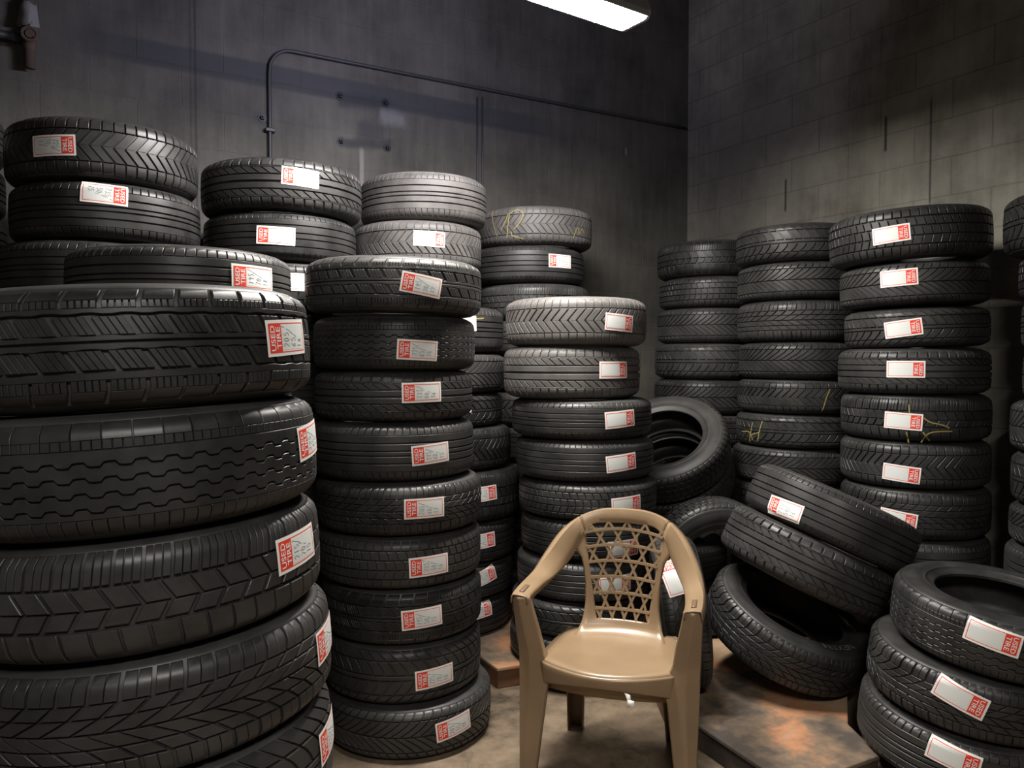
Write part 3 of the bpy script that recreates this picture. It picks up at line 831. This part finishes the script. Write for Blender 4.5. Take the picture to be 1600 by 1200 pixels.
# ------------------------------------------------------------------ room
RX, RY, CH = -7.0, -7.2, 4.6
def struct(name, v, f, m):
    o = new_obj(name, mesh_from(name, v, f, False), m); o['kind'] = 'structure'; return o
struct('floor', *box_vf((RX, RY, -0.1), (0.0, 0.0, 0.0)), M['floor'])
struct('ceiling', *box_vf((RX, RY, CH), (0.0, 0.0, CH + 0.1)), M['ceiling'])
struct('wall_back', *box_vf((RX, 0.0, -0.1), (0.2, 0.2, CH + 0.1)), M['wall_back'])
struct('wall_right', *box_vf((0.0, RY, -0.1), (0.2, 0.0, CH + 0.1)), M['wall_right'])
struct('wall_left', *box_vf((RX - 0.2, RY, -0.1), (RX, 0.2, CH + 0.1)), M['wall_other_y'])
struct('wall_front', *box_vf((RX - 0.2, RY - 0.2, -0.1), (0.2, RY, CH + 0.1)), M['wall_other'])

# timber platforms
def platform(name, pts, h, label):
    n = len(pts); P = [W(x, y) for (x, y) in pts]; c = sum(P, Vector()) / n
    root = empty(name, c); tag(root, label, 'platform', 'timber platforms under the tyres')
    top = h - 0.018
    v = [(p.x - c.x, p.y - c.y, z) for z in (top, h) for p in P]
    f = [tuple(range(n)), tuple(range(n, 2*n))] + [(i, (i+1) % n, n + (i+1) % n, n + i) for i in range(n)]
    me = mesh_from('deck_board', v, f, False); recalc(me)
    o = new_obj('deck_board', me, M['wood'], root); bevel(o, 0.005, 2)
    s = 0.985
    v = [((p.x - c.x)*s, (p.y - c.y)*s, z) for z in (0.0, top) for p in P]
    me = mesh_from('frame', v, f, False); recalc(me)
    o = new_obj('frame', me, M['wood_edge'], root); bevel(o, 0.004, 2)
    o['label'] = 'dark grimy platform edge'
platform('wooden_platform', [(-.064, 3.313), (.55, 3.551), (.55, 4.80), (-.10, 4.60), (-.62, 4.22)], 0.0975, 'worn wooden platform under the stack behind the chair')
platform('wooden_platform', [(.884, 2.378), (1.258, 2.577), (1.245, 2.80), (1.38, 3.12), (1.43, 3.42), (1.12, 3.98), (.60, 4.20), (.60, 2.98)], 0.0975, 'stained wooden platform under the leaning tyres, right of the chair')

# conduit on the back wall
def wall_pt(px, py, off=0.018):
    p = on_wall_back(px, py); return Vector((p.x, -off, p.z))
a = wall_pt(421, 240); top = wall_pt(440, 79); e = wall_pt(1066, 201)
vx = wall_pt(420, 150).x
zt = wall_pt(460, 83).z
pts = [Vector((vx, -0.018, 0.02)), Vector((vx, -0.018, zt - 0.14))]
for k in range(1, 7):
    th = pi/2 * k / 6
    pts.append(Vector((vx + 0.12*(1 - cos(th)), -0.018, zt - 0.12 + 0.12*sin(th))))
ze = e.z
for k in range(1, 13):
    u = k / 12; pts.append(Vector((vx + 0.12 + (-0.04 - vx - 0.12)*u, -0.018, zt + (ze - zt)*u)))
v, f = tube(pts, 0.0095, 10)
root = empty('conduit_pipe', (vx, -0.018, 0)); tag(root, 'dark painted conduit bending along the back block wall', 'pipe')
me = mesh_from('pipe_run', [(p[0]-vx, p[1]+0.018, p[2]) for p in v], f); recalc(me); new_obj('pipe_run', me, M['pipe'], root)
for (X, Z) in ((vx, wall_pt(421, 205).z),):
    vert = Z is not None
    if not vert: Z = zt + (ze - zt)*(X - vx - .12)/(-0.04 - vx - .12)
    mb = MB()
    s = (0.022, 0.008) if not vert else (0.008, 0.022)
    if vert: mb.add(*box_vf((X - vx - 0.026, -0.016, Z - 0.01), (X - vx + 0.026, 0.0165, Z + 0.01)))
    else: mb.add(*box_vf((X - vx - 0.01, -0.016, Z - 0.026), (X - vx + 0.01, 0.0165, Z + 0.026)))
    o = new_obj('strap', mb.mesh('strap'), M['pipe'], root); bevel(o, 0.004)
for i, px in enumerate((745, 753)):
    p = wall_pt(px, 160, 0.006)
    v, f = tube([(p.x, -0.006, 0.02 + k*(p.z + 0.03 - 0.02)/8) for k in range(9)], 0.0055, 8)
    me = mesh_from('wall_cable', v, f); recalc(me)
    o = new_obj('wall_cable', me, M['pipe'])
    tag(o, ['thin dark cable running down the back wall, farther from the corner', 'thin dark cable running down the back wall, nearer the corner'][i], 'cable', 'cables down the back wall')
# anchors left in the wall
for i, (px, py, lab) in enumerate(((531, 150, 'dark bolt high in the wall, upper left of four'), (602, 161, 'dark bolt high in the wall, upper right of four'),
                     (533, 221, 'dark bolt end in the wall, lower left of four'), (605, 231, 'dark bolt end in the wall, lower right of four'), (410, 184, 'dark bolt end in the wall beside the conduit'))):
    p = on_wall_back(px, py); r = 0.014
    mb = MB(); v, f = tube([(0, 0.01, 0), (0, -0.004, 0)], 0.024, 12); mb.add(v, f)
    v, f = tube([(0, 0, 0), (0, -0.022, 0)], r, 6); mb.add(v, f)
    v, f = tube([(0, -0.02, 0), (0, -0.035, 0)], r*0.5, 10); mb.add(v, f)
    o = new_obj('wall_bolt', mb.mesh('wall_bolt'), M['iron']); o.location = (p.x, 0, p.z)
    tag(o, lab, 'bolt', 'bolts left in the back wall')
# old pipe and valve in the upper left
p = on_wall_back(46, 60)
root = empty('wall_pipe', (p.x, 0, 0)); tag(root, 'rusty pipe and valve on the wall above the far-left tyres', 'pipe')
z1, z0 = CH - 0.01, on_wall_back(46, 112).z; zv = on_wall_back(48, 68).z
v, f = tube([(0, -0.05, z0 + (z1 - z0)*k/6) for k in range(7)], 0.022, 12); me = mesh_from('riser', v, f); recalc(me); new_obj('riser', me, M['rust'], root)
mb = MB()
v, f = tube([(0, -0.05, zv - 0.05), (0, -0.05, zv - 0.03), (0, -0.05, zv + 0.03), (0, -0.05, zv + 0.05)], [0.022, 0.028, 0.028, 0.022], 12); mb.add(v, f)
v, f = tube([(0, -0.05, zv), (0, -0.12, zv)], [0.02, 0.016], 10); mb.add(v, f)
v, f = tube([(0.028*cos(k*pi/8), -0.12, zv + 0.028*sin(k*pi/8)) for k in range(17)], 0.007, 8, False); mb.add(v, f)
v, f = tube([(0, 0.0, z0 + 0.06), (0, -0.05, z0 + 0.06)], 0.014, 8); mb.add(v, f)
new_obj('valve', mb.mesh('valve'), M['rust'], root)
v, f = tube([(0.0, -0.05, zv), (-0.3, -0.05, zv), (-1.2, -0.05, zv + 0.01)], 0.018, 10); me = mesh_from('branch', v, f); recalc(me); new_obj('branch', me, M['pipe'], root)
zr = on_wall_back(41, 32).z
vs = []
for r in range(6):
    for c in range(7):
        a_ = -pi*0.1 + c*pi*1.2/6
        vs.append((-0.030*cos(a_) - 0.004*r*sin(c*2.0), -0.05 - 0.028*sin(a_) - 0.003*sin(r*1.7+c), zr + 0.055 - 0.02*r - 0.006*sin(c*1.9)))
me = mesh_from('rag', vs, grid_faces(6, 7)); o = new_obj('rag', me, M['rag'], root); solid(o, 0.004, 0); o['label'] = 'pale rag tied round the pipe'

# ------------------------------------------------------------------ lamp
LZ = 2.80
E0 = Vector((0.496, 3.157)); LD = Vector((-0.82, -0.573)).normalized(); LP = Vector((0.573, -0.82))
LEN = 1.24
def lampM(E, yaw):
    return Matrix.Translation(W(E.x, E.y, LZ)) @ Matrix.Rotation(yaw, 4, 'Z')
def make_lamp(E, d, strength, label, col=(1.0, 0.955, 0.89), back=0, back_side=-1):
    wd = Wd(d.x, d.y); q = Quaternion((0, 0, 1), atan2(wd.y, wd.x))
    root = empty('ceiling_light', W(E.x, E.y, LZ), q); tag(root, label, 'light', 'ceiling lights')
    w = 0.080
    # diffuser: shallow wraparound tray
    prof = [(-w*0.985, 0.004), (-w*0.8, 0.0), (0, -0.003), (w*0.8, 0.0), (w*0.985, 0.004)]
    vs = [(x, y, z) for x in (0.012, LEN*0.25, LEN*0.5, LEN*0.75, LEN - 0.012) for (y, z) in prof]
    me = mesh_from('diffuser', vs, grid_faces(5, len(prof))); recalc(me)
    new_obj('diffuser', me, emit('glowing_diffuser', col, strength), root)
    hp = [(-w*1.0, 0.003), (-w*1.05, 0.004), (-w*1.05, 0.028), (-w*0.80, 0.078), (w*0.80, 0.078), (w*1.05, 0.028), (w*1.05, 0.004), (w*1.0, 0.003), (w*0.97, 0.012), (-w*0.97, 0.012)]
    vs = [(x, y, z) for x in (0.0, LEN) for (y, z) in hp]; n = len(hp)
    fs = grid_faces(2, n, closed_c=True) + [tuple(range(n)), tuple(range(n, 2*n))]
    me = mesh_from('housing', vs, fs, False); recalc(me); o = new_obj('housing', me, M['housing'], root); bevel(o, 0.003)
    for x in (-0.008, LEN - 0.006):
        cp = [(-w*1.05, 0.02), (-w*0.95, 0.002), (-w*0.8, -0.004), (w*0.8, -0.004), (w*0.95, 0.002), (w*1.05, 0.02), (w*1.06, 0.03), (w*0.82, 0.082), (-w*0.82, 0.082), (-w*1.06, 0.03)]
        n = len(cp); vs = [(xx, y, z) for xx in (x, x + 0.014) for (y, z) in cp]
        me = mesh_from('end_cap', vs, grid_faces(2, n, closed_c=True) + [tuple(range(n)), tuple(range(n, 2*n))], False); recalc(me)
        new_obj('end_cap', me, M['housing'], root)
    if back > 0:      # added glowing strip, unseen behind the housing, puts cool light on the wall
        vs = [(x, w*yk*back_side, z) for x in (LEN*0.25, LEN*0.75) for (yk, z) in ((0.99, 0.046), (0.86, 0.0735))]
        me = mesh_from('light_slot', vs, [(0, 1, 3, 2)], False); new_obj('light_slot', me, emit('slot_glow', (0.74, 0.73, 1.0), back), root)
    for x in (0.2, LEN - 0.2):
        v, f = tube([(x, 0, 0.078), (x, 0, CH - LZ)], 0.006, 8); me = mesh_from('hanger_rod', v, f); recalc(me); new_obj('hanger_rod', me, M['iron'], root)
    return root
make_lamp(E0, LD, 135.0, 'lit tube light hanging above the tyre stacks', back=230.0)
make_lamp(Vector((0.75, -0.35)), Vector((-0.82, -0.573)).normalized(), 95.0, 'lit tube light hanging behind the viewer, out of frame')  # added fill lamp, unseen, lights the tyre fronts

# ------------------------------------------------------------------ chair
CY = radians(17)
chair = empty('plastic_armchair', W(0.313, 2.523, 0))
chair.rotation_euler = (0, 0, YAW - CY)
tag(chair, 'tan moulded plastic armchair with lattice back standing on the concrete floor', 'chair')
PL = M['plastic']
def part(name, vs, fs, parent=chair, thick=None, off=0, bev=None, sharp=45, m=PL):
    me = mesh_from(name, vs, fs); recalc(me); me.set_sharp_from_angle(angle=radians(sharp))
    o = new_obj(name, me, m, parent)
    if thick: solid(o, thick, off)
    if bev: bevel(o, bev, 2, 40)
    return o
# seat
HW = [(-0.10, 0.222), (0.0, 0.231), (0.10, 0.235), (0.20, 0.228), (0.28, 0.218), (0.34, 0.206)]
def seat_pt(u, v):          # u -1..1 across, v 0..1 front to back
    yf = -0.090 * (1 - u*u)
    y = yf + (0.345 - yf) * v
    x = u * lerp_table(HW, y)
    z = 0.432 - 0.014 * (1 - u*u) * sin(pi * min(1, v*1.05)) - 0.006*v
    return [x, y, z]
vs = []; NU, NV = 25, 22
for j in range(NV):
    v = j / (NV - 1)
    for i in range(NU):
        u = -1 + 2*i/(NU - 1); p = seat_pt(u, v)
        if v < 0.06: p[2] -= 0.010 * (1 - v/0.06)**2
        if abs(u) > 0.94: p[2] -= 0.008 * ((abs(u) - 0.94)/0.06)**2
        vs.append(tuple(p))
part('seat', vs, grid_faces(NV, NU), thick=0.006, off=-1)
# apron under the seat edge (front, sides, rear)
vs = []
row = []
for i in range(NU):
    u = -1 + 2*i/(NU-1); p = seat_pt(u, 0); x = p[0]
    zb = 0.382 - 0.040*(u*u)
    for (dy, z) in ((0.0, p[2] - 0.010), (-0.003, p[2] - 0.018), (-0.003, p[2]-0.03), (0.002, zb + 0.006), (0.006, zb)):
        row.append((x*0.985, p[1] + dy + 0.001, z))
part('apron', row, grid_faces(NU, 5), thick=0.005, off=0)
row = []
for i in range(NU):
    u = -1 + 2*i/(NU-1); p = seat_pt(u, 0); zb = 0.338 - 0.026*u*u
    for z in (p[2] - 0.02, zb): row.append((p[0]*0.95, p[1] + 0.045, z))
part('apron', row, grid_faces(NU, 2), thick=0.005, off=0)
for sg in (-1, 1):
    row = []
    for j in range(14):
        v = j/13; p = seat_pt(sg, v)
        for z in (p[2] - 0.006, 0.375): row.append((p[0]*0.99, p[1], z))
    part('apron', row, grid_faces(14, 2), thick=0.005, off=0)
row = []
for i in range(13):
    u = -1 + 2*i/12; p = seat_pt(u, 1)
    for z in (p[2] - 0.004, 0.37): row.append((p[0]*0.98, p[1], z))
part('apron', row, grid_faces(13, 2), thick=0.005, off=0)
# back panel
BY = [(0.415, 0.27), (0.420, 0.30), (0.430, 0.322), (0.445, 0.338), (0.475, 0.350), (0.52, 0.358), (0.62, 0.368), (0.72, 0.379), (0.80, 0.388), (0.86, 0.394), (0.90, 0.398)]
def back_pt(x, z): return (x, lerp_table(BY, z) - 1.35*x*x, z)
WO = [(0.415, 0.172), (0.430, 0.160), (0.45, 0.150), (0.48, 0.143), (0.53, 0.137), (0.60, 0.139), (0.66, 0.147), (0.70, 0.157), (0.722, 0.176), (0.745, 0.188), (0.80, 0.188)]
WI = [(0.470, 0.096), (0.83, 0.152)]
def ztop(x): return 0.832 - 0.85*x*x
bk = empty('backrest', (0, 0, 0)); bk.parent = chair
zlist = [0.414, 0.418, 0.423, 0.429, 0.436, 0.444, 0.453, 0.462, 0.470] + [0.470 + (0.808 - 0.470)*k/18 for k in range(1, 19)]
vs, fs = [], []
for z in zlist:
    wo, wi = lerp_table(WO, z), lerp_table(WI, z)
    xs = [-wo + (wo - wi)*k/5 for k in range(5)] + [-wi + 2*wi*k/8 for k in range(9)] + [wi + (wo - wi)*k/5 for k in range(1, 6)]
    for x in xs:
        p = back_pt(x, z); edge = abs(abs(x) - wo) < 1e-6
        vs.append((p[0], p[1] + 0.006*max(0.0, (z - 0.70)/0.105) + (0.006 if edge else 0), p[2]))
NC = 19
for r in range(len(zlist) - 1):
    for c in range(NC - 1):
        if r >= 8 and 5 <= c <= 12: continue
        fs.append((r*NC + c, r*NC + c + 1, (r+1)*NC + c + 1, (r+1)*NC + c))
part('frame', vs, fs, bk, 0.008, 0, sharp=60)
# lattice
def lat(u, v):              # u -1..1, v 0..1
    zb, z1 = 0.470, 0.832
    z = zb + (z1 - zb)*v
    x = u * lerp_table(WI, z)
    return (x, z - 0.85*x*x*v)
mb = MB()
def strip(uv, w=0.0092, dep=0.012, dy=0.0):
    pts = [lat(*q) for q in uv]
    n = len(pts); vs = []
    for i, p in enumerate(pts):
        a_, b_ = pts[max(0, i-1)], pts[min(n-1, i+1)]
        dx, dz = b_[0]-a_[0], b_[1]-a_[1]; L = hypot(dx, dz) or 1
        nx, nz = -dz/L*w/2, dx/L*w/2
        for (k, yy) in ((1, -dep/2), (-1, -dep/2), (-1, dep/2), (1, dep/2)):
            q = back_pt(p[0] + nx*k, p[1] + nz*k)
            vs.append((q[0], q[1] + yy + dy, q[2]))
    fs = grid_faces(n, 4, closed_c=True) + [(0, 1, 2, 3), tuple(reversed(range(4*n-4, 4*n)))]
    mb.add(vs, fs)
rows = 6
for k in range(rows):
    v = (k + 0.62) / rows * 0.985
    strip([(-1.0 + 2*i/10, v) for i in range(11)])
per = 0.46; slope = per / (2 * (0.985/rows))     # crossings halfway between the rows
for fam in (1, -1):
    for m_ in range(-10, 11):
        u0 = m_ * per + 0.07
        seg = []
        for i in range(61):
            v = i/60; u = u0 + fam * slope * (v - 0.985*0.12/rows)
            if -1 <= u <= 1: seg.append((u, v))
        if len(seg) > 2: strip(seg[::3] + ([seg[-1]] if (len(seg)-1) % 3 else []), 0.0086, 0.011, 0.001)
me = mb.mesh('lattice', True, 40); o = new_obj('lattice', me, PL, bk)
# arms: one band swept from the top rail round to the arm tips
U = [(0, .396, .878), (.07, .391, .875), (.13, .378, .861), (.18, .355, .835), (.225, .315, .790), (.265, .262, .728), (.292, .200, .685), (.308, .120, .666), (.313, .04, .660), (.313, -.030, .656), (.311, -.058, .654)]
Lr = [(0, .388, .828), (.07, .384, .825), (.12, .372, .818), (.155, .352, .778), (.180, .330, .715), (.206, .290, .674), (.230, .225, .652), (.246, .130, .651), (.254, .04, .650), (.256, -.030, .649), (.256, -.058, .648)]
Uc, Lc = catmull(U, 4), catmull(Lr, 4)
n = len(Uc)
def arm_rows(sg, i0, i1):
    vs = []
    for i in range(i0, i1):
        a_, b_ = Vector(Uc[i]), Vector(Lc[i])
        tdir = Vector(Uc[min(n-1, i+1)]) - Vector(Uc[max(0, i-1)])
        nrm = tdir.cross(b_ - a_).normalized()          # pushes to the front/top side
        if nrm.z < 0 and abs(nrm.z) > abs(nrm.y): nrm = -nrm
        if abs(nrm.y) >= abs(nrm.z) and nrm.y > 0: nrm = -nrm
        rowp = [a_ - nrm*0.026, a_ - nrm*0.006 , a_ + (b_-a_)*0.06 + nrm*0.002, a_ + (b_-a_)*0.3 + nrm*0.004, a_ + (b_-a_)*0.6 + nrm*0.004, a_ + (b_-a_)*0.92 + nrm*0.002, b_ - nrm*0.004, b_ - nrm*(0.022 if i >= 14 else 0.008)]
        vs += [(sg*q.x, q.y, q.z) for q in rowp]
    return vs
i_mid = 11
vs = []
both = []
for i in range(i_mid, 0, -1): both.append((-1, i))
for i in range(0, i_mid + 1): both.append((1, i))
for (sg, i) in both: vs += arm_rows(sg, i, i + 1)
part('top_rail', vs, grid_faces(len(both), 8), bk, 0.005, 0, sharp=50)
for sg in (-1, 1):
    vs = arm_rows(sg, i_mid, n)
    fs = grid_faces(n - i_mid, 8)
    o = part('armrest', vs, fs, thick=0.005, off=0, sharp=50)
    vs = []
    for i in range(n - 9, n - 4):
        a_, b_ = Vector(Uc[i]), Vector(Lc[i])
        for t_ in (0.36, 0.64):
            q = a_ + (b_ - a_)*t_; vs.append((sg*q.x, q.y, q.z + 0.0085))
    so = new_obj('slot', mesh_from('slot', vs, grid_faces(5, 2)), M['dark_slot'], o); solid(so, 0.002, 0); so['label'] = 'dark slot in the armrest'  # thin dark plate, the recess shade put into its colour
# front legs with arm posts
LEG = [(0.650, .312, .288, .256, -.058), (0.60, .311, .282, .247, -.050), (0.52, .308, .272, .230, -.030), (0.455, .305, .264, .219, -.012), (0.43, .303, .262, .208, -.010),
       (0.385, .302, .261, .192, -.012), (0.355, .301, .2605, .194, -.014), (0.325, .300, .261, .203, -.016), (0.27, .299, .263, .209, -.020), (0.15, .296, .268, .223, -.030), (0.0, .292, .274, .240, -.042)]
for sg in (-1, 1):
    vs = []
    for (z, xo, xc, xi, yf) in catmull([(a_[0], *a_[1:]) for a_ in LEG], 3):
        for (x, y) in ((xo - .004, yf + .075), (xo, yf + .026), (xo - .002, yf + .018), (xc + .004, yf + .002), (xc, yf), (xc - .004, yf), (xi + .003, yf + .008), (xi, yf + .012), (xi + .004, yf + .05)):
            vs.append((sg*x, y, z))
    nr = len(vs)//9
    part('leg', vs, grid_faces(nr, 9), thick=0.0045, off=0, sharp=32)
# rear legs
for sg in (-1, 1):
    vs = []
    for k in range(9):
        z = 0.425*(1 - k/8); t_ = k/8
        yb = 0.340 + 0.085*t_; xo = 0.203 + 0.012*t_; w_ = 0.062 - 0.014*t_
        for (x, y) in ((xo, yb - 0.055 + .01*t_), (xo, yb), (xo - .006, yb + .006), (xo - w_, yb + .006), (xo - w_ - .004, yb), (xo - w_ - .004, yb - 0.03)):
            vs.append((sg*x, y, z))
    part('leg', vs, grid_faces(9, 6), thick=0.0045, off=0, sharp=40)
# paper tag left under the apron
vs = [(0.075, -0.086, 0.382), (0.093, -0.085, 0.377), (0.097, -0.088, 0.345), (0.085, -0.090, 0.345), (0.083, -0.089, 0.362)]
o = part('hang_tag', vs + [(0.085, -0.090, 0.363), (0.106, -0.089, 0.361), (0.106, -0.091, 0.338), (0.086, -0.091, 0.338)], [(0, 1, 2, 3, 4), (5, 6, 7, 8)], thick=0.0008, off=0, m=M['paper'])
o['label'] = 'torn white paper tag'

# ------------------------------------------------------------------ camera, world
cam = bpy.data.cameras.new('camera'); co = bpy.data.objects.new('camera', cam); C.objects.link(co)
cam.sensor_fit = 'HORIZONTAL'; cam.sensor_width = 36; cam.lens = 36 * F_PX / 1600; cam.clip_start = 0.05
co.location = CAM; co.rotation_euler = (pi/2 - PITCH, 0, YAW)
sc = bpy.context.scene; sc.camera = co
w = bpy.data.worlds.new('world'); sc.world = w; w.use_nodes = True
w.node_tree.nodes['Background'].inputs[0].default_value = (0.02, 0.02, 0.022, 1); w.node_tree.nodes['Background'].inputs[1].default_value = 0.3
sc.view_settings.view_transform = 'Standard'; sc.view_settings.look = 'None'; sc.view_settings.gamma = 1; sc.view_settings.use_curve_mapping = False
sc.view_settings.exposure = 0.65
try:
    sc.cycles.use_denoising = True
    sc.cycles.max_bounces = 6
except Exception: pass
